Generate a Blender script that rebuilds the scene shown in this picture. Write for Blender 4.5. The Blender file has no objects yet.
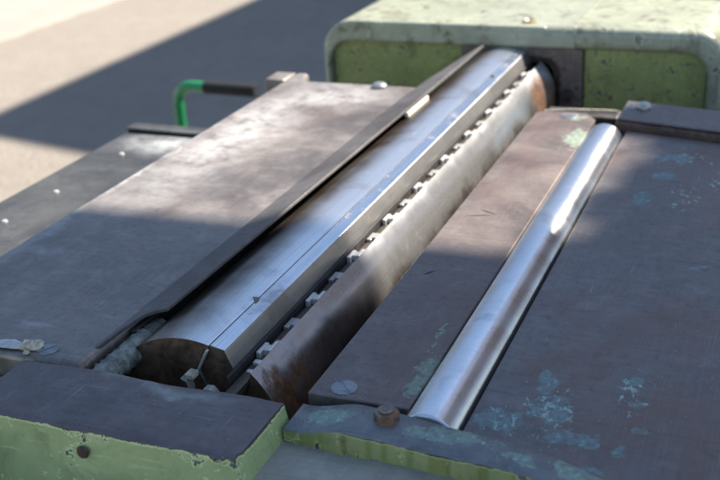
import bpy, math, random
from mathutils import Matrix, Vector
random.seed(7)
sc = bpy.context.scene
T = 0.82                      # height of the machine's table top above the ground (m)

# ------------------------------------------------------------------ camera
cam = bpy.data.cameras.new('camera'); camo = bpy.data.objects.new('camera', cam)
sc.collection.objects.link(camo); sc.camera = camo
cam.sensor_width = 36; cam.lens = 54.5; cam.clip_start = 0.02; cam.clip_end = 400
Rm = Matrix(((0.92691238, -0.10339176, 0.36075419),
             (0.37160208, 0.3870855, -0.84384638),
             (-0.05239595, 0.91622866, 0.39721493)))
camo.matrix_world = Matrix.Translation((0, 0, 0.34 + T)) @ Rm.to_4x4()
cam.dof.use_dof = True; cam.dof.focus_distance = 0.72; cam.dof.aperture_fstop = 9.5
cam.dof.aperture_blades = 7

# ------------------------------------------------------------------ sky, sun, exposure
SUN_EL, SUN_AZ = math.radians(48), math.radians(45)     # azimuth clockwise from +Y
w = bpy.data.worlds.new('World'); sc.world = w; w.use_nodes = True
wn = w.node_tree.nodes; wl = w.node_tree.links
sky = wn.new('ShaderNodeTexSky'); sky.sky_type = 'NISHITA'; sky.sun_disc = False
sky.ozone_density = 1.9; sky.dust_density = .4; sky.sun_elevation = SUN_EL; sky.sun_rotation = SUN_AZ
wl.new(sky.outputs[0], wn['Background'].inputs[0]); wn['Background'].inputs[1].default_value = 0.085
sun = bpy.data.lights.new('sun', 'SUN'); sun.energy = 5.0; sun.angle = math.radians(0.53); sun.color = (1, .94, .86)
suno = bpy.data.objects.new('sun', sun); sc.collection.objects.link(suno)
sd = Vector((math.sin(SUN_AZ) * math.cos(SUN_EL), math.cos(SUN_AZ) * math.cos(SUN_EL), math.sin(SUN_EL)))
suno.rotation_euler = sd.to_track_quat('Z', 'Y').to_euler(); suno.location = (3, 0, 5)
sc.view_settings.view_transform = 'Standard'; sc.view_settings.look = 'None'
sc.view_settings.exposure = 1.4; sc.view_settings.gamma = 1
sc.render.engine = 'CYCLES'

# ------------------------------------------------------------------ material helpers
class G:
    def __init__(s, name):
        s.m = bpy.data.materials.new(name); s.m.use_nodes = True
        s.t = s.m.node_tree; s.n = s.t.nodes; s.b = s.n['Principled BSDF']
        s.co = s.n.new('ShaderNodeTexCoord').outputs['Object']
    def put(s, sock, v):
        if hasattr(v, 'is_linked') or isinstance(v, bpy.types.NodeSocket): s.t.links.new(v, sock)
        elif isinstance(v, (tuple, list)) and len(v) == 3 and sock.type == 'RGBA': sock.default_value = (*v, 1)
        else: sock.default_value = v
    def map(s, scale=(1, 1, 1), loc=(0, 0, 0), rot=(0, 0, 0), vec=None):
        n = s.n.new('ShaderNodeMapping'); s.put(n.inputs[0], vec or s.co)
        n.inputs['Scale'].default_value = scale; n.inputs['Location'].default_value = loc
        n.inputs['Rotation'].default_value = rot
        return n.outputs[0]
    def noise(s, scale, detail=4, rough=.55, vec=None, dist=0.0, col=False):
        n = s.n.new('ShaderNodeTexNoise'); s.put(n.inputs['Vector'], vec or s.co)
        n.inputs['Scale'].default_value = scale; n.inputs['Detail'].default_value = detail
        n.inputs['Roughness'].default_value = rough; n.inputs['Distortion'].default_value = dist
        return n.outputs['Color' if col else 'Fac']
    def vor(s, scale, vec=None, feature='F1'):
        n = s.n.new('ShaderNodeTexVoronoi'); n.feature = feature; s.put(n.inputs['Vector'], vec or s.co)
        n.inputs['Scale'].default_value = scale
        return n.outputs['Distance']
    def ma(s, op, a, b=None, c=None):
        n = s.n.new('ShaderNodeMath'); n.operation = op
        for i, v in enumerate((a, b, c)):
            if v is not None: s.put(n.inputs[i], v)
        return n.outputs[0]
    def st(s, v, lo, hi, a=0.0, b=1.0):              # smoothstep
        n = s.n.new('ShaderNodeMapRange'); n.interpolation_type = 'SMOOTHSTEP'
        s.put(n.inputs[0], v)
        for i, q in enumerate((lo, hi, a, b)): n.inputs[i + 1].default_value = q
        return n.outputs[0]
    def mix(s, f, a, b):
        n = s.n.new('ShaderNodeMix'); n.data_type = 'RGBA'
        s.put(n.inputs[0], f); s.put(n.inputs[6], a); s.put(n.inputs[7], b)
        return n.outputs[2]
    def mixf(s, f, a, b):
        n = s.n.new('ShaderNodeMix'); n.data_type = 'FLOAT'
        s.put(n.inputs[0], f); s.put(n.inputs[2], a); s.put(n.inputs[3], b)
        return n.outputs[0]
    def xyz(s):
        n = s.n.new('ShaderNodeSeparateXYZ'); s.t.links.new(s.co, n.inputs[0]); return n.outputs
    def blobs(s, pts, warp=.008, wscale=90, soft=.35):
        """mask: irregular patches round (x, y, rx, ry) in the thing's own plane"""
        nz = s.noise(wscale, 5, .65, col=True)
        n = s.n.new('ShaderNodeVectorMath'); n.operation = 'MULTIPLY_ADD'
        s.put(n.inputs[0], nz); n.inputs[1].default_value = (2 * warp, 2 * warp, 0)
        s.put(n.inputs[2], s.co); v = n.outputs[0]
        tot = None
        for (x, y, rx, ry) in pts:
            m = s.map((1 / rx, 1 / ry, 0), (-(x + warp) / rx, -(y + warp) / ry, 0), vec=v)
            l = s.n.new('ShaderNodeVectorMath'); l.operation = 'LENGTH'; s.put(l.inputs[0], m)
            k = s.st(l.outputs['Value'], 1.0, 1.0 - soft)
            tot = k if tot is None else s.ma('MAXIMUM', tot, k)
        return tot
    def bump(s, h, strength=.3, dist=.001, prev=None):
        n = s.n.new('ShaderNodeBump'); n.inputs['Strength'].default_value = strength
        n.inputs['Distance'].default_value = dist; s.put(n.inputs['Height'], h)
        if prev is not None: s.put(n.inputs['Normal'], prev)
        s.put(s.b.inputs['Normal'], n.outputs[0]); return n.outputs[0]
    def out(s, color=None, rough=None, metal=None, spec=None):
        if color is not None: s.put(s.b.inputs['Base Color'], color)
        if rough is not None: s.put(s.b.inputs['Roughness'], rough)
        if metal is not None: s.put(s.b.inputs['Metallic'], metal)
        if spec is not None: s.put(s.b.inputs['Specular IOR Level'], spec)
        return s.m

def table_steel(name, dark, light, r0=.34, r1=.6, metal=.55, patches=(), patch_col=(.16, .27, .25), rust=.3,
                pale=None, pale_col=(.5, .5, .48), axis='y', pits=.3, flecks=None, film=.0, film_col=(.16, .092, .068)):
    """machined cast iron, dulled, scratched and stained"""
    g = G(name)
    cloud = g.noise(9, 6, .62, dist=.6); fine = g.noise(160, 5, .7); mid = g.noise(42, 5, .65, dist=.4)
    col = g.mix(g.st(cloud, .3, .72), dark, light)
    col = g.mix(g.ma('MULTIPLY', g.st(mid, .45, .75), .35), col, tuple(min(1, c * 1.5) for c in light))
    col = g.mix(g.ma('MULTIPLY', g.st(fine, .5, .7), .3), col, tuple(c * .45 for c in dark))
    col = g.mix(g.ma('MULTIPLY', g.st(g.noise(95, 6, .75), .56, .72), .2), col, tuple(min(1, c * 1.7) for c in light))
    if film: col = g.mix(g.ma('MULTIPLY', g.st(g.noise(6, 5, .6, vec=g.map((1.6, .7, 1), (3, 1, 0)), dist=1.0), .44, .66), film), col, film_col)
    # long machining scratches and random hair scratches
    sc1 = (900, 9, 1) if axis == 'y' else (9, 900, 1)
    s1 = g.noise(1, 3, .6, vec=g.map(sc1))
    s2 = g.noise(1, 2, .5, vec=g.map((26, 900, 1), rot=(0, 0, .5)))
    s3 = g.noise(1, 2, .5, vec=g.map((900, 20, 1), rot=(0, 0, .9)))
    hair = g.ma('MAXIMUM', g.st(s2, .67, .72), g.st(s3, .67, .72))
    hair = g.ma('MULTIPLY', hair, g.st(g.noise(14, 3), .48, .62))
    col = g.mix(g.ma('MULTIPLY', g.st(s1, .45, .72), .38), col, light)
    s4 = g.noise(1, 4, .6, vec=g.map((7, 420, 1), rot=(0, 0, -.25)))
    col = g.mix(g.ma('MULTIPLY', g.st(s4, .5, .72), .25), col, tuple(c * .55 for c in dark))
    col = g.mix(g.ma('MULTIPLY', hair, .4), col, (.42, .41, .40))
    rs = g.ma('MULTIPLY', g.st(g.noise(26, 7, .75, dist=.8), .58, .72), rust)
    col = g.mix(rs, col, (.11, .045, .022))
    speck = g.st(g.vor(240), .10, .06); speck = g.ma('MULTIPLY', speck, g.st(g.noise(22, 3), .52, .6))
    col = g.mix(g.ma('MULTIPLY', speck, .8), col, (.5, .49, .45))
    pitn = g.st(g.vor(170, vec=g.map((1, 1, 1), (.3, .1, 0))), .12, .05); pitn = g.ma('MULTIPLY', pitn, g.st(g.noise(17, 3), .5, .58))
    col = g.mix(g.ma('MULTIPLY', pitn, .7), col, (.02, .016, .014))
    rgh = g.mixf(g.st(cloud, .3, .7), r0, r1); rgh = g.ma('ADD', rgh, g.ma('MULTIPLY', g.ma('SUBTRACT', fine, .5), .25))
    mt = g.ma('MULTIPLY', g.ma('SUBTRACT', 1.0, rs), metal)
    if pale:
        pm = g.ma('MULTIPLY', g.blobs(pale, .03, 14, 1.0), g.st(g.noise(38, 7, .75), .25, .62))
        col = g.mix(g.ma('MULTIPLY', pm, .6), col, pale_col); rgh = g.mixf(pm, rgh, .62); mt = g.mixf(pm, mt, .1)
    h = g.ma('ADD', g.ma('MULTIPLY', fine, .5), g.ma('MULTIPLY', mid, .6)); h = g.ma('SUBTRACT', h, g.ma('MULTIPLY', pitn, pits * 3))
    if patches:
        p = g.blobs(patches, .012, 60, 1.0); nz = g.noise(85, 8, .8, dist=.3)
        f = g.st(g.ma('ADD', p, g.ma('MULTIPLY', g.ma('SUBTRACT', nz, .5), 3.0)), .34, .60)
        f = g.ma('MULTIPLY', g.ma('MULTIPLY', f, g.st(p, .0, .12)), g.mixf(g.st(g.noise(240, 4, .7), .38, .54), .35, 1.0))
        tone = g.mix(g.st(g.noise(260, 3), .55, .68), patch_col, tuple(min(1, c * 1.8) for c in patch_col))
        col = g.mix(g.ma('MULTIPLY', f, .55), col, tone)
        rgh = g.mixf(f, rgh, .55); mt = g.mixf(f, mt, 0.0); h = g.ma('ADD', h, g.ma('MULTIPLY', f, .8))
    if flecks:
        fz = g.noise(230, 4, .65, vec=g.map((1.0, .6, 1)), dist=.4)
        ff = g.ma('MULTIPLY', g.st(g.ma('ADD', g.ma('MULTIPLY', g.blobs(flecks, .012, 60, 1.0), .16), fz), .70, .735), g.st(g.blobs(flecks, .012, 60, 1.0), 0, .15))
        col = g.mix(g.ma('MULTIPLY', ff, .8), col, g.mix(g.st(mid, .4, .6), (.30, .48, .42), (.40, .50, .38))); mt = g.mixf(ff, mt, 0.0); rgh = g.mixf(ff, rgh, .6)
    g.bump(g.ma('ADD', h, g.ma('MULTIPLY', s1, .35)), .28, .0006)
    return g.out(col, rgh, mt)

ANI = 0.25
def steel(name, col, rough=.3, metal=1.0, axis=(6, 1500, 1500), brush=.5, rust=0.0, rust_pts=None, rust_col=(.13, .06, .025), stain=.35, aniso=0.0, patina_refl=None, patina_refl_col=(.11, .072, .045), patina_refl_amt=.95):
    """bright turned / ground steel with brush lines"""
    g = G(name)
    br = g.noise(1, 3, .6, vec=g.map(axis)); fine = g.noise(230, 4, .7); cl = g.noise(14, 5, .62, dist=.7)
    c = g.mix(g.ma('MULTIPLY', g.st(br, .35, .7), .35), col, tuple(v * .62 for v in col))
    c = g.mix(g.ma('MULTIPLY', g.st(cl, .5, .75), stain), c, (.17, .14, .11))
    r = g.ma('ADD', g.mixf(g.st(cl, .4, .7), rough, rough + .13), g.ma('MULTIPLY', g.ma('SUBTRACT', br, .5), .16))
    mt = metal
    if patina_refl:  # brown film plus dark reflection painted into the colour
        f0 = g.ma('MULTIPLY', g.ma('MULTIPLY', g.blobs(patina_refl, .006, 25, .55), g.mixf(.72, g.st(g.noise(20, 6, .65, dist=.1), .25, .65), 1.0)), patina_refl_amt)
        c = g.mix(f0, c, patina_refl_col); r = g.mixf(f0, r, .48); mt = metal = g.ma('SUBTRACT', metal, g.ma('MULTIPLY', f0, .08))
    if rust > 0 or rust_pts:
        rn = g.noise(44, 7, .72, dist=.25)
        f = g.ma('MULTIPLY', g.st(rn, .62 - .2 * rust, .74 - .2 * rust), min(1, rust * 1.4)) if rust > 0 else 0.0
        if rust_pts:
            f2 = g.ma('MULTIPLY', g.blobs(rust_pts, .02, 40, .9), g.st(rn, .3, .6))
            f = g.ma('MAXIMUM', f, f2)
        c = g.mix(f, c, g.mix(g.st(fine, .4, .65), rust_col, tuple(v * 2.2 for v in rust_col)))
        r = g.mixf(f, r, .6); mt = g.ma('MULTIPLY', metal, g.ma('SUBTRACT', 1.0, g.ma('MULTIPLY', f, .8)))
    g.bump(g.ma('ADD', g.ma('MULTIPLY', br, brush), g.ma('MULTIPLY', fine, .35)), .16, .0005)
    if aniso:                                        # turning marks run round the axis: highlights stretch along it
        g.b.inputs['Anisotropic'].default_value = aniso
        tn = g.n.new('ShaderNodeTangent'); tn.direction_type = 'RADIAL'; tn.axis = 'Y'
        g.put(g.b.inputs['Tangent'], tn.outputs[0]); g.b.inputs['Anisotropic Rotation'].default_value = ANI
    return g.out(c, r, mt)

def paint(name, col, bare=(.10, .095, .10), wear=.3, edge=None, dirt=.4, rough=.42, bare_metal=.5, chip_scale=46):
    """old green machine paint: chips, oil dirt; edge=(axis, at, width) wears through to steel there"""
    g = G(name)
    big = g.noise(11, 5, .6, dist=.4); ch = g.noise(chip_scale, 7, .7, dist=.5); fine = g.noise(190, 4, .7)
    c = g.mix(g.st(big, .3, .7), col, tuple(v * .72 for v in col))
    c = g.mix(g.ma('MULTIPLY', g.st(g.noise(24, 6, .7, dist=1.2), .5, .72), dirt), c, (.07, .055, .03))
    streak = g.noise(1, 5, .6, vec=g.map((70, 70, 7))); c = g.mix(g.ma('MULTIPLY', g.st(streak, .55, .75), dirt * .7), c, (.10, .08, .045))
    f = g.st(ch, .70 - .22 * wear, .715 - .22 * wear)
    if edge:
        ax, at, wd = edge; o = g.xyz()['XYZ'.index(ax)]
        d = g.ma('ABSOLUTE', g.ma('SUBTRACT', o, at))
        e = g.ma('ADD', g.ma('DIVIDE', d, wd), g.ma('MULTIPLY', g.ma('ADD', g.ma('SUBTRACT', g.noise(190, 8, .82), .5), g.ma('MULTIPLY', g.ma('SUBTRACT', g.noise(36, 3, .5), .5), .9)), 1.5))
        f = g.ma('MAXIMUM', f, g.st(e, .62, .5))
    halo = g.st(g.noise(chip_scale, 7, .7, dist=.5), .675 - .22 * wear, .695 - .22 * wear)
    if edge: halo = g.ma('MAXIMUM', halo, g.ma('MULTIPLY', g.st(e, .95, .75), .7))
    c = g.mix(g.ma('MULTIPLY', halo, .75), c, tuple(min(1, v * 1.5 + .06) for v in col))
    scuff = g.ma('MULTIPLY', g.st(g.noise(1, 4, .7, vec=g.map((30, 240, 240), rot=(0, .2, .1))), .6, .7), .4)
    c = g.mix(scuff, c, tuple(min(1, v * 1.35 + .04) for v in col))
    bc = g.mix(g.st(fine, .4, .65), bare, (.10, .06, .04))
    c2 = g.mix(f, c, bc)
    rim = g.ma('MULTIPLY', g.ma('MULTIPLY', g.st(f, .02, .35), g.st(f, .98, .6)), .7)
    c2 = g.mix(rim, c2, tuple(min(1, v * 1.7 + .05) for v in col))
    speck = g.ma('MULTIPLY', g.st(g.vor(210), .13, .08), g.st(g.noise(26, 3), .54, .6))
    c2 = g.mix(speck, c2, (.025, .02, .018))
    g.bump(g.ma('ADD', g.ma('MULTIPLY', f, -1.0), g.ma('MULTIPLY', fine, .3)), .35, .0006)
    return g.out(c2, g.mixf(f, g.mixf(big, rough - .1, rough + .14), .5), g.ma('MULTIPLY', f, bare_metal))

def plain(name, col, rough=.6, metal=0.0, var=.35, scale=60, bump=.3, dist=.0006):
    g = G(name); n = g.noise(scale, 6, .68, dist=.3); n2 = g.noise(scale * .2, 4)
    c = g.mix(g.st(n, .3, .7), tuple(v * (1 - var) for v in col), tuple(min(1, v * (1 + var)) for v in col))
    c = g.mix(g.ma('MULTIPLY', g.st(n2, .4, .7), .35), c, tuple(v * .55 for v in col))
    g.bump(n, bump, dist)
    return g.out(c, g.mixf(n, rough - .1, rough + .1), metal)

# ------------------------------------------------------------------ mesh helpers
def mesh(name, vs, fs, mat, parent=None, bevel=0.0, seg=2, smooth=35, mats=None, fmat=None):
    me = bpy.data.meshes.new(name); me.from_pydata([tuple(v) for v in vs], [], fs); me.update()
    for m in (mats or [mat]): me.materials.append(m)
    if fmat:
        for p, i in zip(me.polygons, fmat): p.material_index = i
    import bmesh
    bm = bmesh.new(); bm.from_mesh(me); bmesh.ops.recalc_face_normals(bm, faces=bm.faces); bm.to_mesh(me); bm.free()
    me.polygons.foreach_set('use_smooth', [True] * len(me.polygons)); me.set_sharp_from_angle(angle=math.radians(smooth))
    o = bpy.data.objects.new(name, me); sc.collection.objects.link(o)
    if bevel:
        b = o.modifiers.new('bevel', 'BEVEL'); b.width = bevel; b.segments = seg; b.limit_method = 'ANGLE'
        b.angle_limit = math.radians(40); b.harden_normals = False
    if parent: attach(o, parent)
    return o
def attach(o, parent):
    """part of a thing; the part keeps table-centred coordinates (z = 0 on the table top)"""
    o.parent = parent
    base = parent
    if parent.type == 'EMPTY' and parent.get('table_frame'): o.location = Vector((0, 0, T)) - parent.location
def empty(name, loc, label, cat, group=None, frame=True):
    o = bpy.data.objects.new(name, None); sc.collection.objects.link(o); o.location = loc
    o['label'] = label; o['category'] = cat
    if group: o['group'] = group
    if frame: o['table_frame'] = True
    o.empty_display_size = .05
    return o
def tag(o, label, cat, group=None):
    o['label'] = label; o['category'] = cat
    if group: o['group'] = group
    return o
def boxg(x0, x1, y0, y1, z0, z1):
    v = [(x0, y0, z0), (x1, y0, z0), (x1, y1, z0), (x0, y1, z0), (x0, y0, z1), (x1, y0, z1), (x1, y1, z1), (x0, y1, z1)]
    f = [(0, 3, 2, 1), (4, 5, 6, 7), (0, 1, 5, 4), (1, 2, 6, 5), (2, 3, 7, 6), (3, 0, 4, 7)]
    return v, f
def box(name, x0, x1, y0, y1, z0, z1, mat, parent, bevel=.001, seg=2):
    return mesh(name, *boxg(x0, x1, y0, y1, z0, z1), mat, parent, bevel, seg)
def prism_y(poly, y0, y1, n=1):
    """section in x, z swept along y"""
    k = len(poly); v = []; f = []
    for j in range(n + 1):
        y = y0 + (y1 - y0) * j / n; v += [(x, y, z) for x, z in poly]
    for j in range(n):
        for i in range(k):
            a = j * k + i; b = j * k + (i + 1) % k; f.append((a, b, b + k, a + k))
    f.append(tuple(range(k))); f.append(tuple(range(n * k, n * k + k)))
    return v, f
def prism_z(poly, z0, z1):
    k = len(poly); v = [(x, y, z0) for x, y in poly] + [(x, y, z1) for x, y in poly]
    f = [(i, (i + 1) % k, (i + 1) % k + k, i + k) for i in range(k)] + [tuple(range(k)), tuple(range(k, 2 * k))]
    return v, f
def disc(cx, cy, r, n, ph=0.0): return [(cx + r * math.cos(ph + 2 * math.pi * i / n), cy + r * math.sin(ph + 2 * math.pi * i / n)) for i in range(n)]
def lathe_z(prof, cx, cy, n=24):
    """profile of (r, z) round a vertical axis, closed at both ends"""
    v = []; f = []; k = len(prof)
    for r, z in prof: v += [(cx + r * math.cos(2 * math.pi * i / n), cy + r * math.sin(2 * math.pi * i / n), z) for i in range(n)]
    for j in range(k - 1):
        for i in range(n): a = j * n + i; b = j * n + (i + 1) % n; f.append((a, b, b + n, a + n))
    f.append(tuple(range(n))); f.append(tuple(range((k - 1) * n, k * n)))
    return v, f
def tube(path, r, n=14):
    path = [Vector(p) for p in path]; v = []; f = []
    up = Vector((.13, .2, .97))
    for i, p in enumerate(path):
        t = (path[min(i + 1, len(path) - 1)] - path[max(i - 1, 0)]).normalized()
        a = t.cross(up)
        if a.length < .2: a = t.cross(Vector((0, 1, 0)))
        a.normalize(); b = t.cross(a)
        if i and a.dot(pa) < 0: a, b = -a, -b
        pa = a
        v += [p + (a * math.cos(2 * math.pi * k / n) + b * math.sin(2 * math.pi * k / n)) * r for k in range(n)]
    for j in range(len(path) - 1):
        for i in range(n): q = j * n + i; s = j * n + (i + 1) % n; f.append((q, s, s + n, q + n))
    f.append(tuple(range(n))); f.append(tuple(range((len(path) - 1) * n, len(path) * n)))
    return v, f
def join(*gs):
    V = []; F = []
    for v, f in gs:
        o = len(V); V += list(v); F += [tuple(i + o for i in q) for q in f]
    return V, F
def grid_box(x0, x1, y0, y1, z0, z1, nx, ny, nz):
    """box with gridded faces, for castings with uneven edges"""
    idx = {}; v = []; f = []
    def P(i, j, k):
        if (i, j, k) not in idx:
            idx[(i, j, k)] = len(v); v.append([x0 + (x1 - x0) * i / nx, y0 + (y1 - y0) * j / ny, z0 + (z1 - z0) * k / nz])
        return idx[(i, j, k)]
    for i in range(nx):
        for j in range(ny):
            for k in (0, nz): f.append((P(i, j, k), P(i + 1, j, k), P(i + 1, j + 1, k), P(i, j + 1, k)))
    for i in range(nx):
        for k in range(nz):
            for j in (0, ny): f.append((P(i, j, k), P(i + 1, j, k), P(i + 1, j, k + 1), P(i, j, k + 1)))
    for j in range(ny):
        for k in range(nz):
            for i in (0, nx): f.append((P(i, j, k), P(i, j + 1, k), P(i, j + 1, k + 1), P(i, j, k + 1)))
    return v, f

# ------------------------------------------------------------------ materials
M = {}
M['outfeed'] = table_steel('outfeed_cast_iron', (.135, .112, .095), (.30, .262, .228), .30, .54, .5, film=.35,
    pale=[(-.535, .96, .075, .34), (-.50, 1.10, .10, .08), (-.574, .80, .012, .4), (-.548, .635, .03, .014), (-.47, .53, .02, .01)], rust=.35)  # wide far patch paints extra sunlit brightness into the table colour
M['left'] = table_steel('left_sheet', (.05, .05, .047), (.095, .095, .09), .4, .6, .4, pale=[(-.68, 1.03, .09, .05)], pale_col=(.6, .6, .57), rust=.25)
M['lip'] = table_steel('lip_steel', (.085, .076, .072), (.15, .138, .13), .46, .62, .35, rust=.45)
M['block'] = table_steel('block_top', (.105, .086, .08), (.185, .155, .145), .36, .56, .45, rust=.45,
    pale=[(-.33, .482, .06, .008), (-.375, .484, .02, .01)], pale_col=(.36, .40, .37), axis='x')
M['strip'] = table_steel('strip_plate', (.115, .09, .077), (.215, .172, .15), .36, .58, .4, rust=.5, film=.5,
    patches=[(-.197, .55, .012, .05), (-.2, 1.02, .018, .05), (-.205, .60, .004, .03), (-.215, 1.09, .02, .02)], patch_col=(.24, .36, .25))
M['infeed'] = table_steel('infeed_cast_iron', (.098, .086, .08), (.195, .168, .152), .30, .50, .45, rust=.5, film=.75,
    patches=[(-.117, .541, .022, .03), (-.142, .522, .028, .02), (-.10, .515, .022, .016), (-.126, .572, .012, .028), (-.09, .513, .02, .01),
             (-.075, .586, .011, .008), (-.070, .562, .008, .008), (-.064, .536, .009, .006), (-.073, .509, .006, .014), (-.083, .487, .016, .008),
             (-.118, .89, .016, .03), (-.105, .95, .02, .02), (-.10, 1.0, .03, .02), (-.055, .761, .010, .006)], patch_col=(.17, .30, .29),
    flecks=[(-.082, .90, .03, .05), (-.055, .94, .03, .06), (-.117, .54, .035, .05), (-.075, .575, .02, .05), (-.14, .52, .03, .03), (-.09, 1.0, .05, .05)])
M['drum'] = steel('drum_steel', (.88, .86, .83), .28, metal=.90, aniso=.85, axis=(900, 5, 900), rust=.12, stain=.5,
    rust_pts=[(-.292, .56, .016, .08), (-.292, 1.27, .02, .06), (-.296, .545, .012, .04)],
    patina_refl=[(-.388, .95, .040, 1.2), (-.395, .62, .056, .34), (-.286, .60, .018, .18), (-.2835, .95, .009, .8), (-.287, 1.27, .018, .12)])  # brown film by the lip; the wide near patch paints a dark reflection
M['drum_end'] = plain('rusty_end', (.12, .07, .045), .5, .3, .6, 70, .6)
M['gib'] = steel('gib_steel', (.84, .84, .83), .28, metal=.97, aniso=.85, axis=(900, 5, 900), rust=.35, stain=.5)
M['gib_face'] = steel('gib_face_steel', (.31, .295, .275), .42, axis=(900, 6, 900), rust=.35, stain=.5, metal=.8)
M['band'] = steel('clamp_band', (.15, .125, .10), .46, metal=.6, axis=(900, 8, 900), rust=.3, stain=.5)
M['bolt'] = steel('bright_bolt', (.70, .67, .61), .36, metal=.55, axis=(300, 300, 300), rust=.08, stain=.25)
M['bolt_dull'] = steel('dull_bolt', (.48, .45, .41), .42, metal=.55, axis=(300, 300, 300), rust=.3, stain=.4)
M['roller'] = steel('roller_steel', (.86, .86, .86), .28, metal=.95, aniso=.8, axis=(5, 1400, 5), rust=.10, stain=.42)
M['dark'] = plain('dark_cast', (.03, .026, .024), .7, .1, .5, 60, .5)
M['grime'] = plain('oily_grime', (.045, .035, .028), .55, .1, .6, 90, .8, .001)
M['rustbar'] = plain('rusty_bar', (.10, .06, .042), .55, .25, .6, 55, .6)
M['corroded'] = plain('corroded_cast', (.20, .215, .18), .55, .2, .55, 140, .9, .001)
M['green'] = paint('green_paint', (.40, .475, .21), wear=.42, edge=('Z', 0.0, .0035), dirt=.35)
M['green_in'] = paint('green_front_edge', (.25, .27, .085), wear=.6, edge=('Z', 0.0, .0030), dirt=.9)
M['green_h'] = paint('green_housing', (.30, .335, .11), wear=.55, dirt=.6, chip_scale=120)
M['cover'] = paint('pale_cover_paint', (.37, .385, .275), bare=(.16, .15, .14), wear=.38, dirt=1.0, rough=.3)
M['cover_mid'] = paint('olive_cover_paint', (.34, .35, .255), bare=(.13, .10, .08), wear=.36, dirt=.75, rough=.3)
M['plate'] = paint('bearing_plate', (.13, .10, .085), bare=(.10, .075, .06), wear=.6, dirt=.6)
M['rim'] = table_steel('rim_steel', (.12, .125, .125), (.22, .225, .22), .40, .58, .3, rust=.4, patches=[(-.235, .49, .03, .02), (-.16, .483, .05, .012), (-.085, .478, .03, .02), (-.12, .476, .02, .01)], patch_col=(.26, .40, .30))
M['ledge'] = table_steel('ledge_plate', (.25, .23, .19), (.38, .35, .29), .55, .7, .05, rust=.25)
M['body'] = paint('green_body', (.22, .33, .17), wear=.3, dirt=.6)
M['screw'] = table_steel('screw_head', (.17, .17, .18), (.32, .33, .34), .36, .5, .6, rust=.4)
M['hex'] = steel('rusty_hex', (.24, .21, .18), .42, axis=(200, 200, 200), rust=.55, stain=.4)
M['brass'] = plain('brass', (.55, .40, .20), .35, .8, .2)
M['shim'] = plain('white_shim', (.75, .72, .62), .5, 0, .12)
M['tubegreen'] = plain('green_gloss', (.015, .20, .07), .3, 0, .12, 20, .1)
M['rubber'] = plain('black_rubber', (.010, .010, .011), .85, 0, .3, 120, .3)
M['chip'] = plain('dry_chip', (.48, .42, .32), .75, 0, .35, 260, .8)
M['chip2'] = plain('grey_flake', (.5, .5, .48), .6, 0, .25, 200, .6)
M['wood'] = plain('weathered_wood', (.20, .15, .10), .75, 0, .4, 14, .5, .002)
M['render'] = plain('brown_brick', (.20, .12, .085), .85, 0, .3, 9)
M['barn'] = plain('barn_boards', (.13, .095, .07), .8, 0, .35, 4)
M['rooft'] = plain('roof_tile', (.30, .12, .07), .8, 0, .3, 8)

# ------------------------------------------------------------------ ground
g = G('ground_gravel')
n1 = g.noise(.8, 5, .6); n2 = g.noise(34, 7, .75); n3 = g.vor(75)
n4 = g.noise(11, 6, .7); c = g.mix(g.st(n1, .3, .7), (.245, .21, .165), (.295, .255, .205)); c = g.mix(g.ma('MULTIPLY', g.st(n4, .42, .66), .55), c, (.20, .17, .14))
c = g.mix(g.ma('MULTIPLY', g.st(n2, .35, .7), .5), c, (.24, .20, .165))
c = g.mix(g.ma('MULTIPLY', g.st(n3, .25, .05), .35), c, (.52, .48, .41))
g.bump(g.ma('ADD', n2, g.ma('MULTIPLY', n3, .8)), .6, .012)
M['ground'] = g.out(c, .9, 0.0)
go = mesh('ground', [(-80, -80, 0), (80, -80, 0), (80, 80, 0), (-80, 80, 0)], [(0, 1, 2, 3)], M['ground']); go['kind'] = 'structure'
g = G('concrete'); n = g.noise(3, 6, .65); n2 = g.noise(50, 5, .7)
c = g.mix(g.st(n, .3, .7), (.28, .26, .215), (.33, .305, .255)); c = g.mix(g.ma('MULTIPLY', g.st(n2, .4, .7), .25), c, (.33, .29, .24)); g.bump(n2, .3, .004)
pv = box('pavement', -9, -3.68, -6, 16, -.05, .02, g.out(c, .85, 0.0), None, .006); pv['kind'] = 'structure'

# ------------------------------------------------------------------ planing machine
pm = empty('planing_machine', (-.3, .95, 0), 'old green surface planer with worn steel tables and an exposed cutter block', 'planer')
def part(name, g, mat, bevel=.001, seg=2, parent=None, **k): return mesh(name, g[0], g[1], mat, parent or pm, bevel, seg, **k)

# --- cast body under the tables, standing on the ground
part('machine_body', boxg(-.60, .32, .50, 1.74, -T, -.12), M['body'], .02, 3)
part('bed_plate', boxg(-.605, .33, .50, 1.36, -.118, -.095), M['grime'], .003)
v, f = grid_box(-.262, .40, .30, .4985, -.045, -.030, 30, 8, 1)
for p in v: p[2] += (random.random() - .5) * .0006 + min(.0165, .0125 + (p[0] + .25) * .06)
part('lower_ledge', (v, f), M['ledge'], .0)
part('front_shelf', boxg(-.60, -.2625, .30, .425, -.062, -.046), M['ledge'], .002)
part('ledge_support', boxg(-.46, .33, .33, .4985, -.30, -.0625), M['body'], .004)

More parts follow.
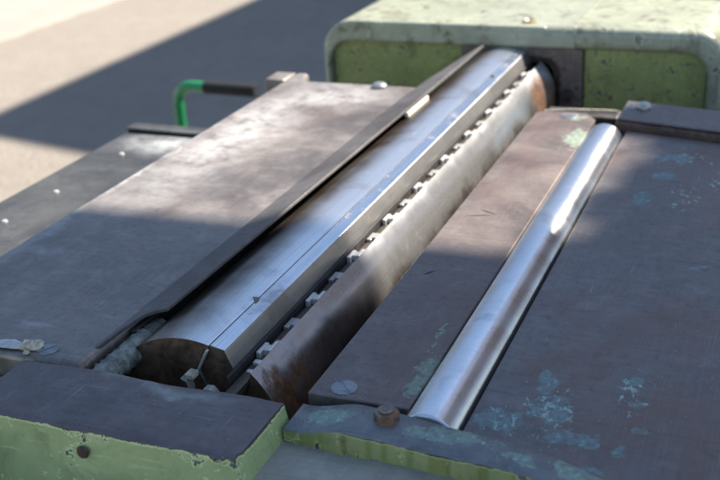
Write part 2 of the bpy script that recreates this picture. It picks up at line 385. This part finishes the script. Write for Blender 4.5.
# --- outfeed table (left of the cutter block)
poly = [(-.578, .489), (-.4085, .489), (-.4085, 1.152), (-.548, 1.152), (-.556, 1.160), (-.562, 1.186), (-.578, 1.186)]
part('outfeed_table', prism_z(poly, -.030, 0), M['outfeed'], .005, 4)
part('corner_lug', boxg(-.606, -.5795, 1.150, 1.186, -.045, -.0005), M['outfeed'], .002)
part('table_apron', boxg(-.576, -.42, .495, 1.14, -.094, -.031), M['green_h'], .002)
part('table_screw', join(lathe_z([(.009, -.001), (.009, .003), (.006, .0055), (.003, .006)], -.452, 1.140, 12)), M['screw'], 0)

# --- lower side table at the left, with its far rail and rivets
part('side_table', boxg(-.752, -.580, .30, 1.06, -.060, -.050), M['left'], .0015)
part('rail', boxg(-.752, -.600, 1.0615, 1.075, -.064, -.0475), M['rubber'], .002)
part('rail_cap', boxg(-.754, -.598, 1.0605, 1.082, -.0472, -.0445), M['left'], .001)
part('side_bracket', boxg(-.74, -.602, .5, 1.05, -.20, -.061), M['body'], .003)
for y in (.779, .862, .985):
    part('rivet', lathe_z([(.0032, -.0505), (.0032, -.0495), (.0026, -.0482), (.0012, -.0475)], -.710, y, 14), M['bolt'], 0)

# --- thin steel lip of the outfeed table, over the cutter block
lipR = [(-.3850, .561), (-.3832, .70), (-.3805, .90), (-.3780, 1.08), (-.3765, 1.22), (-.376, 1.312)]
lipL = [(-.3805, 1.308), (-.387, 1.275), (-.3965, 1.22), (-.4055, 1.165), (-.412, 1.10), (-.412, .95), (-.412, .75), (-.412, .56), (-.4125, .512)]
lipE = [(-.4100, .513), (-.4088, .525), (-.4075, .538), (-.4050, .550), (-.4005, .5575), (-.3945, .5605)]
pl = lipR + lipL + lipE
def lz(x): return .0008 + (x + .412) / .034 * .0108
k = len(pl); v = [(x, y, lz(x)) for x, y in pl] + [(x, y, lz(x) - .0032 - (.004 if False else 0)) for x, y in pl]
f = [tuple(range(k)), tuple(range(k, 2 * k))] + [(i, (i + 1) % k, (i + 1) % k + k, i + k) for i in range(k)]
part('table_lip', (v, f), M['lip'], .0007)
part('lip_shim', boxg(-.3815, -.3772, 1.03, 1.096, .0020, .0070), M['shim'], .0004)  # small pale strip below the lip's edge
part('lip_backing', boxg(-.4075, -.4035, .545, 1.15, -.05, -.0035), M['dark'], .0005)
# corroded cast boss under the lip's near end
v = []; f = []; n = 40; q = 16
for j in range(n + 1):
    y = .492 + .080 * j / n
    for i in range(q):
        a = 2 * math.pi * i / q
        r = .0085 + .0012 * math.sin(j * 1.7 + i * 2.1) * random.random() + random.uniform(-.0007, .0007)
        if j > n * .74: r *= .86
        if j == n: r *= .55
        v.append((-.3995 + r * math.cos(a), y, -.0125 + r * math.sin(a)))
for j in range(n):
    for i in range(q): a = j * q + i; b = j * q + (i + 1) % q; f.append((a, b, b + q, a + q))
f += [tuple(range(q)), tuple(range(n * q, n * q + q))]
part('cast_boss', (v, f), M['corroded'], 0, smooth=60)

# --- cutter block
CX, CZ, R = -.354, -.061, .067
def cpt(a, r=R): return (CX + r * math.sin(a), CZ + r * math.cos(a))
aL = math.asin((-.3368 - CX) / R); aR = math.asin((-.3083 - CX) / R)
sec = [cpt(aR + (2 * math.pi - (aR - aL)) * i / 110) for i in range(111)]
sec += [(-.3465, -.0165), (-.338, -.038), (-.3165, -.038), (-.3095, -.020)]
D0, D1 = .530, 1.334
v, f = prism_y(sec, D0, D1, 1)
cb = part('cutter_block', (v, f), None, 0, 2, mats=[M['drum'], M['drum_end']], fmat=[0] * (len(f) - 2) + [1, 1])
part('drive_shaft', prism_y([(CX + .03 * math.cos(2 * math.pi * i / 32), CZ + .03 * math.sin(2 * math.pi * i / 32)) for i in range(32)], D1 + .0005, 1.43), M['rustbar'], 0, parent=cb)
part('drive_shaft', prism_y([(CX + .028 * math.cos(2 * math.pi * i / 32), CZ + .028 * math.sin(2 * math.pi * i / 32)) for i in range(32)], .50, D0 - .0005), M['drum_end'], 0, parent=cb)
part('gib_bar', prism_y([(-.3366, .0034), (-.3262, .0012), (-.3206, -.0125), (-.3212, -.0372), (-.3372, -.0372), (-.3455, -.0168)], .5312, D1 + .002), None, .0005, parent=cb, mats=[M['gib'], M['drum_end'], M['gib_face']], fmat=[0, 2, 0, 0, 0, 0, 1, 1])
part('knife', prism_y([(-.3203, -.0112), (-.3190, -.0118), (-.3196, -.0375), (-.3208, -.0375)], .520, D1 - .002), M['dark'], .0, parent=cb)
part('clamp_bar', prism_y([(-.3182, -.0178), (-.3098, -.0168), (-.3102, -.0195), (-.3168, -.0372), (-.3186, -.0372)], .496, D1 - .004), M['band'], .0004, parent=cb)
# clamp bolts in the slot: square bright heads alternate with dull flanged ones
def bolt_a(y):       # I-shaped spacer: head by the knife, web, foot by the rim
    return join(boxg(-.3184, -.3152, y - .0085, y + .0060, -.0192, -.0128), boxg(-.3152, -.3118, y - .0040, y + .0040, -.0192, -.0130),
                boxg(-.3118, -.3090, y - .0050, y + .0085, -.0188, -.0122))
def bolt_b(y):
    return join(boxg(-.3184, -.3142, y - .0060, y + .0085, -.0192, -.0152), boxg(-.3142, -.3090, y - .0035, y + .0065, -.0190, -.0142))
y = .566; i = 0
while y < 1.31:
    part('clamp_bolt', bolt_a(y) if i % 2 == 0 else bolt_b(y), M['bolt'] if i % 2 == 0 else M['bolt_dull'], .0005, parent=cb)
    if i % 2 == 0: part('spacer', boxg(-.3150, -.3105, y + .0095, y + .0165, -.0192, -.0158), M['bolt_dull'], .0008, parent=cb)
    y += .0395; i += 1
part('clamp_bolt', join(boxg(-.3165, -.3110, .5480, .5530, -.0192, -.0150), boxg(-.3165, -.3120, .5380, .5420, -.0192, -.0162)), M['bolt'], .0008, parent=cb)
# bent spring clip hanging out of the pocket's near end, and its loose tab
def ribbon(pts, w, th, mat, nm='spring_clip'):
    k = len(pts); v = []
    for (x, y, z) in pts: v += [(x, y, z), (x, y + w, z), (x, y + w, z - th), (x, y, z - th)]
    f = []
    for i in range(k - 1):
        for s in range(4): a = i * 4 + s; b = i * 4 + (s + 1) % 4; f.append((a, b, b + 4, a + 4))
    f += [(0, 1, 2, 3), ((k - 1) * 4, (k - 1) * 4 + 1, (k - 1) * 4 + 2, (k - 1) * 4 + 3)]
    return part(nm, (v, f), mat, .0003, parent=cb)
ribbon([(-.3405, .514, -.030), (-.3375, .514, -.0225), (-.3345, .514, -.0190), (-.3300, .514, -.0185), (-.3265, .514, -.0220), (-.3245, .514, -.0270), (-.3225, .514, -.0330)], .006, .0012, M['bolt'])
ribbon([(-.3520, .516, -.0150), (-.3480, .516, -.0165), (-.3462, .516, -.0225), (-.3455, .516, -.0300)], .007, .0014, M['bolt_dull'])
part('clip_tab', join(boxg(-.3500, -.3435, .5175, .526, -.0165, -.0125)), M['chip'], .0008, parent=cb)
part('pocket_edge', prism_y([(-.3375, .0020), (-.3362, .0010), (-.3452, -.0160), (-.3470, -.0160)], .5265, .5296), M['bolt_dull'], .0003, parent=cb)
part('nick', prism_z([(-.3385 + .0042 * math.cos(a) * .8, .5975 + .0042 * math.sin(a) + .001 * math.sin(3 * a)) for a in [math.pi * i / 9 - .5 for i in range(10)]], .002, .0046), M['hex'], .0003, parent=cb)
part('nick', lathe_z([(.0030, .0015), (.0030, .0036), (.002, .0042)], -.334, 1.20, 14), M['dark'], 0, parent=cb)

# --- near cheek block with green front
v, f = grid_box(-.448, -.263, .427, .487, -.085, 0, 46, 16, 16)
for p in v:
    t = -p[2] / .085
    if p[0] > -.2632: p[0] += t * .018
    if p[1] < .4272: p[1] -= t * .012
    if p[2] > -.001 and p[1] < .4275: p[1] += .0006 * math.sin(p[0] * 190) + random.uniform(-.0004, .0004); p[2] -= .0008 + random.uniform(0, .0005)
    if p[2] > -.001 and p[1] > .4865: p[1] += .0012 * math.sin(p[0] * 60) + random.uniform(-.0003, .0003); p[2] -= .0006
    if p[0] > -.268 and p[1] < .432: p[0] -= .002; p[1] += .0012
o = part('cheek_block', (v, f), None, 0, mats=[M['green'], M['block']], smooth=50)
for pf in o.data.polygons:
    if pf.normal.z > .7: pf.material_index = 1
for x, z, r in ((-.362, -.0135, .0042),):
    part('paint_scab', ([(x + r * math.cos(a) * (1 + .2 * math.sin(3 * a)), .4238, z + r * math.sin(a)) for a in [i * .5236 for i in range(12)]] +
         [(x + r * .8 * math.cos(a), .4222, z + r * .8 * math.sin(a)) for a in [i * .5236 for i in range(12)]],
         [(i, (i + 1) % 12, (i + 1) % 12 + 12, i + 12) for i in range(12)] + [tuple(range(12, 24)), tuple(range(12))]), M['rustbar'], 0)
part('rear_corner', boxg(-.60, -.4485, .36, .4885, -.09, -.018), M['green_in'], .002)

# --- infeed side: strip plate, roller, table, nut and screws
part('strip_plate', prism_z([(-.258, .5095), (-.1932, .5095), (-.1932, 1.086), (-.206, 1.106), (-.250, 1.106), (-.258, 1.098)], -.0150, -.005), M['strip'], .0009)
part('strip_carrier', boxg(-.250, -.1985, .515, 1.09, -.09, -.0155), M['grime'], .002)
part('feed_roller', prism_y([(-.1785 + .0182 * math.cos(2 * math.pi * i / 72), -.0180 + .0182 * math.sin(2 * math.pi * i / 72)) for i in range(72)], .4985, 1.060), M['roller'], .0016, 3)
tab = [(-.249, .480), (-.115, .470), (-.105, .462), (-.06, .445), (.30, .42), (.30, .972), (-.1592, 1.072), (-.1592, .495), (-.249, .495)]
part('infeed_table', prism_z(tab, -.034, -.010), M['infeed'], .0012, 2)
def lerp(pts, x):
    for (xa, ya), (xb, yb) in zip(pts, pts[1:]):
        if x <= xb: return ya + (yb - ya) * (x - xa) / (xb - xa)
    return pts[-1][1]
rf = [(-.258, .4745), (-.218, .4695), (-.161, .4650), (-.105, .4625), (-.04, .4590)]
rb = [(-.258, .5040), (-.193, .4975), (-.16, .4920), (-.10, .4860), (-.04, .4730)]
def ease(t): t = min(1, max(0, t)); return t * t * (3 - 2 * t)
def rimz(x): return -.009 * ease((-.215 - x) / .04) - .0097 * ease((x + .135) / .085)   # dips at the left end, runs out flush to the right
n = 70; v = []
for i in range(n + 1):
    x = -.258 + .218 * i / n; zt_ = rimz(x); j = random.uniform(-.0006, .0006)
    v += [(x, lerp(rf, x) + j, -.034), (x, lerp(rf, x) + j, zt_ - .0010), (x, lerp(rf, x) + j + .0012, zt_), (x, lerp(rb, x) - .0012, zt_), (x, lerp(rb, x), zt_ - .0010), (x, lerp(rb, x), -.034)]
f = [(i * 6 + q, i * 6 + (q + 1) % 6, i * 6 + 6 + (q + 1) % 6, i * 6 + 6 + q) for i in range(n) for q in range(6)] + [tuple(range(6)), tuple(range(n * 6, n * 6 + 6))]
part('front_rim', (v, f), None, 0, mats=[M['green_in'], M['rim']], fmat=[(0, 1, 1, 1, 1, 0)[q] for i in range(n) for q in range(6)] + [0, 0], smooth=50)
part('roller_trough', boxg(-.1975, -.1600, .509, 1.07, -.092, -.040), M['dark'], .001)
# slotted countersunk screw, two half discs with the slot between
def slotted(cx, cy, z, r, ang, mat, slot=.0011):
    gs = []
    for s in (-1, 1):
        pts = [(r * math.cos(a), slot + (r - slot) * math.sin(a)) for a in [math.pi * i / 14 for i in range(15)]]
        pts = [(x, y * s) for x, y in pts]
        pts = [(cx + x * math.cos(ang) - y * math.sin(ang), cy + x * math.sin(ang) + y * math.cos(ang)) for x, y in pts]
        gs.append(prism_z(pts, z - .003, z + .0007))
    gs.append(prism_z(disc(cx, cy, r * .98, 28), z - .003, z - .0004 + .0005))
    return part('slotted_screw', join(*gs), mat, .0003)
for gx, gy, ga, gl in ((-.236, .806, .25, .011), (-.231, .815, -.5, .009), (-.2405, .690, .9, .006)):
    ca, sa = math.cos(ga), math.sin(ga)
    part('gouge', prism_z([(gx + u * ca - w_ * sa, gy + u * sa + w_ * ca) for u, w_ in ((-gl, 0), (-gl * .3, -.0011), (gl, .0003), (gl * .2, .0012))], -.0056, -.00488), M['dark'], 0)
slotted(-.2385, .5205, -.005, .0082, 2.3, M['screw'])
slotted(-.441, .5005, 0.0, .0070, 1.0, M['screw'], .0016)
slotted(-.222, 1.092, -.005, .0085, .4, M['screw'])
hn = join(prism_z(disc(-.1985, .4880, .0074, 6, .35), -.0002, .0060), lathe_z([(.0042, .0056), (.0042, .0074), (.0032, .0083), (.0016, .0076)], -.1985, .4880, 16),
          lathe_z([(.0066, -.0004), (.0066, .0004)], -.1985, .4880, 24))
part('hex_nut', hn, M['hex'], .0005)
# rusty stop bar across the far end of the infeed table
part('stop_bar', prism_z([(-.172, 1.078), (.20, .995), (.20, 1.06), (-.172, 1.130)], -.034, -.003), M['rustbar'], .0025, 3)
part('stop_bar_top', prism_z([(-.170, 1.0815), (.20, .9985), (.20, 1.075), (-.170, 1.145)], -.0026, -.0002), M['infeed'], .001)
part('bracket', join(boxg(-.262, -.18, 1.15, 1.18, -.06, -.022), boxg(-.240, -.222, 1.185, 1.205, -.06, -.030)), M['grime'], .003)

# --- green drive housing at the far end
HY = 1.326
def arc(cx, cz, r, a0, a1, n=8): return [(cx + r * math.cos(a0 + (a1 - a0) * i / n), cz + r * math.sin(a0 + (a1 - a0) * i / n)) for i in range(n + 1)]
PI = math.pi
zi, zt = .006, .034
left = [(-.604, -.12)] + arc(-.604 + .042, zt - .042, .042, PI, PI / 2) + [(-.300, zt), (-.300, zi)] + arc(-.596 + .03, zi - .03, .03, PI / 2, PI) + [(-.596, -.12)]
mid = [(-.4045, zt + .001), (-.2635, zt + .001), (-.2635, zi + .001), (-.4045, zi + .001)]
right = [(-.2995, zt), ] + arc(-.086 - .034, zt - .034, .034, PI / 2, 0) + [(-.086, -.12), (-.106, -.12)] + arc(-.106 - .03, zi - .03, .03, 0, PI / 2) + [(-.2995, zi)]
hc = part('housing_cover', prism_y(left, HY, 1.76), M['cover'], .012, 5)
part('housing_cover', prism_y(right, HY, 1.76), M['cover'], .012, 5)
mp = [(HY - .0012 + .013 - .013 * math.sin(a), zt + .0012 - .013 + .013 * math.cos(a)) for a in [PI / 2 * i / 6 for i in range(7)]]
mp += [(HY - .0012, zi + .003), (HY + .002, zi + .0006), (1.759, zi + .0006), (1.759, zt + .0012)]
part('cover_section', ([(x, a, b) for x in (-.404, -.264) for a, b in mp], [(i, (i + 1) % 11, (i + 1) % 11 + 11, i + 11) for i in range(11)] + [tuple(range(11)), tuple(range(11, 22))]), M['cover_mid'], .0005)
part('front_panel', boxg(-.5955, -.412, HY + .012, 1.74, -.30, .0055), M['green_h'], .002)
part('front_panel', boxg(-.255, -.1065, HY + .012, 1.74, -.30, .0055), M['green_h'], .002)
po = [(-.411, -.11), (-.411, .0065), (-.256, .0065), (-.256, -.11), (-.287, -.11)] + arc(-.287 - .018, -.0095 - .018, .018, 0, PI / 2, 6) + [(-.390, -.0095)] + arc(-.400, -.0195, .010, PI / 2, PI, 4)[1:] + [(-.4105, -.11)]
po = [(-.4115, -.11), (-.4115, .0065), (-.2555, .0065), (-.2555, -.11), (-.284, -.11)] + arc(-.284 - .02, -.006 - .02, .02, 0, PI / 2, 6) + [(-.3975, -.006), (-.3975, -.11)]
part('bearing_plate', prism_y(po, HY + .004, HY + .03), M['plate'], .0015)
pi_ = [(-.397, -.108), (-.397, -.0065), ] + list(reversed(arc(-.2845 - .02, -.0065 - .02, .02, 0, PI / 2, 6))) + [(-.2845, -.108), (-.294, -.108)] + arc(-.294 - .016, -.016 - .016, .016, 0, PI / 2, 6) + [(-.390, -.016), (-.390, -.108)]
part('bearing_collar', prism_y(pi_, HY + .016, HY + .06), M['rustbar'], .001)
part('housing_back', boxg(-.411, -.256, 1.45, 1.74, -.30, .005), M['dark'], .002)
part('plate_bolt', prism_y([(-.272 + .008 * math.cos(a), -.052 + .008 * math.sin(a)) for a in [i * PI / 3 for i in range(6)]], HY - .006, HY + .0035), M['grime'], .001)
part('cover_screw', lathe_z([(.009, zt), (.009, zt + .0032), (.006, zt + .0042), (.003, zt + .002)], -.326, 1.345, 16), M['brass'], 0)

# ------------------------------------------------------------------ loose bits
def lump(name, c, s, mat, label, cat, seed, flat=.5, group=None, rot=0.0):
    rnd = random.Random(seed); import bmesh
    bm = bmesh.new(); bmesh.ops.create_icosphere(bm, subdivisions=2, radius=1)
    for q in bm.verts:
        k = 1 + rnd.uniform(-.3, .3)
        x, y, z = q.co.x * s[0] * k, q.co.y * s[1] * k, max(-.35 * s[2], q.co.z * s[2] * k)
        q.co = (x * math.cos(rot) - y * math.sin(rot), x * math.sin(rot) + y * math.cos(rot), z + .35 * s[2])
    me = bpy.data.meshes.new(name); bm.to_mesh(me); bm.free(); me.materials.append(mat)
    o = bpy.data.objects.new(name, me); sc.collection.objects.link(o); o.location = (c[0], c[1], c[2] + T)
    return tag(o, label, cat, group)
def flake(name, pts, th, mat, label, cat, base):
    """curled thin flake: outline pts (x, y, lift)"""
    k = len(pts); v = [(x, y, z) for x, y, z in pts] + [(x, y, z + th) for x, y, z in pts]
    f = [(i, (i + 1) % k, (i + 1) % k + k, i + k) for i in range(k)] + [tuple(range(k)), tuple(range(k, 2 * k))]
    o = mesh(name, v, f, mat, None, .0002); o.location = (base[0], base[1], base[2] + T)
    return tag(o, label, cat)
flake('paint_flake', [(-.016, -.004, .0004), (-.008, -.006, .0016), (.004, -.0045, .0012), (.011, -.001, .0003), (.008, .003, .0010), (-.002, .005, .0018), (-.012, .004, .0008)],
      .0010, M['chip2'], 'flat pale grey flake at the left edge, on the left table', 'flake', (-.466, .4965, .0005))
lump('wood_chip', (-.4525, .4985, .0005), (.0075, .0048, .0042), M['chip'], 'crumpled beige chip between the grey flake and the round screw', 'wood chip', 3, rot=.5)
lump('wood_crumb', (-.4515, .4915, .0005), (.0022, .0016, .0016), M['chip'], 'tiny beige crumb just in front of the crumpled chip', 'crumb', 5)
lump('wood_crumb', (-.150, 1.118, .0000), (.007, .005, .006), M['chip2'], 'white crumb on the rusty bar below the right green panel', 'crumb', 9)
lump('wood_crumb', (-.1625, 1.120, .0000), (.004, .004, .003), M['chip2'], 'smaller white crumb left of the big one on the rusty bar', 'crumb', 11)
stv, stf = tube([(-.262, 1.155, -.0205), (-.235, 1.160, -.0190), (-.205, 1.166, -.0195), (-.184, 1.168, -.0200)], .0012, 7)
so = mesh('splinter', stv, stf, M['chip'], None, 0); so.location = (0, 0, T)
tag(so, 'thin pale splinter lying before the foot of the housing', 'splinter')

# ------------------------------------------------------------------ green lever behind the left table
hx, hy = -1.112, 1.75
hd = empty('hand_lever', (hx, hy, 0), 'bent green tube lever with a black rubber grip, behind the left table', 'lever', frame=False)
def hpart(name, g, mat, b=0): o = mesh(name, g[0], g[1], mat, None, b); o.parent = hd; return o
ztop = T - .200
path = [(0, 0, .01), (0, 0, .3), (0, 0, ztop - .034)] + [(.034 - .034 * math.cos(a), 0, ztop - .034 + .034 * math.sin(a)) for a in [PI / 2 * i / 8 for i in range(1, 9)]] + [(.060, 0, ztop - .0005), (.168, 0, ztop - .002)]
hpart('tube', tube(path, .0105, 18), M['tubegreen'])
hpart('grip', tube([(.062, 0, ztop - .0005), (.064, 0, ztop - .0005), (.168, 0, ztop - .002), (.172, 0, ztop - .002)], .0125, 18), M['rubber'], .001)
hpart('base_plate', boxg(-.08, .08, -.06, .06, 0, .012), M['body'], .002)

# ------------------------------------------------------------------ unseen boards and buildings added to shade the machine and darken its reflections
kx, ky = sd.x / sd.z, sd.y / sd.z                 # sideways travel of the light per metre of height
hc_ = 2.50                                        # canopy height above the table top
cn = empty('canopy', (2.75, 2.0, 0), 'weathered board canopy on posts, out of view beside the machine', 'canopy', frame=False)
def cpart(name, g, mat, b=.002): o = mesh(name, g[0], g[1], mat, None, b); o.parent = cn; return o
def skew(x): return .045 * (x + .4)               # tilts the added boards to angle their shadow edge
boards = [(.30 + i * .145, .30 + (i + 1) * .145 + .004, -.95) for i in range(3)]
y = .735
for wd, xs in [(.06, -.165), (.05, -.132), (.06, -.142), (.06, -.130), (.05, -.105), (.05, -.122), (.06, -.160), (.06, -.140), (.07, -.125), (.07, -.10), (.09, -.08), (.09, -.11),
               (.10, -.15), (.12, -.17), (.12, -.15), (.12, -.12), (.12, -.16)] + [(.14, -.15)] * 9:
    boards.append((y, y + wd + .004, xs)); y += wd
for i, (a, b, xs) in enumerate(boards):
    x0 = xs + kx * hc_; x1 = 7.5; e = .019 * (i % 2)
    q = [(x0, a + ky * hc_ + skew(xs)), (x1, a + ky * hc_ + skew(5)), (x1, b + ky * hc_ + skew(5)), (x0, b + ky * hc_ + skew(xs))]
    cpart('roof_board', prism_z([(px - 2.75, py - 2.0) for px, py in q], T + hc_ + e, T + hc_ + e + .018), M['wood'])  # added shade boards, left ends set by the wanted shadow edge
for bx in (1.5, 3.6, 7.2): cpart('beam', boxg(bx - 2.75, bx - 2.67, .9 - 2, y + ky * hc_ + .2 - 2, T + hc_ - .125, T + hc_ - .004), M['wood'], .004)
for px in (3.6, 7.2):
    for py in (1.05, 2.6): cpart('post', boxg(px - 2.75, px - 2.67, py - 2, py - 1.92, 0, T + hc_ - .126), M['wood'], .004)
hh = 6.0
sh = empty('house', (-2.9 + kx * hh + 2.5, 3.02 + ky * hh + 3, 0), 'brown brick house out of view whose roof shades the yard behind', 'house', frame=False)  # added only to cast the yard shadow, never in frame
o = mesh('wall', *boxg(-2.4, 2.5, -2.9, 3, 0, hh - .35), M['render'], None, .01); o.parent = sh
o = mesh('roof', *prism_y([(-2.5, hh - .345), (-2.5, hh), (.2, hh + .7), (2.7, hh), (2.7, hh - .345)], -3, 3.2), M['rooft'], None, .01); o.parent = sh
bn = empty('barn', (-6, 15, 0), 'long dark timber barn out of view beyond the yard', 'barn', frame=False)  # added so the steel mirrors a dark horizon, never in frame
o = mesh('wall', *boxg(-11, 5.8, -1.5, 3, 0, 3.6), M['barn'], None, .02); o.parent = bn
o = mesh('roof', [(-11.4, -2, 3.605), (6.2, -2, 3.605), (6.2, 3.5, 3.605), (-11.4, 3.5, 3.605), (-11.4, .75, 6.2), (6.2, .75, 6.2)],
         [(0, 1, 5, 4), (2, 3, 4, 5), (0, 4, 3), (1, 2, 5), (0, 3, 2, 1)], M['barn'], None, .01); o.parent = bn
o = mesh('door', *boxg(-3.6, -.6, -1.56, -1.502, .02, 3.0), M['wood'], None, .01); o.parent = bn
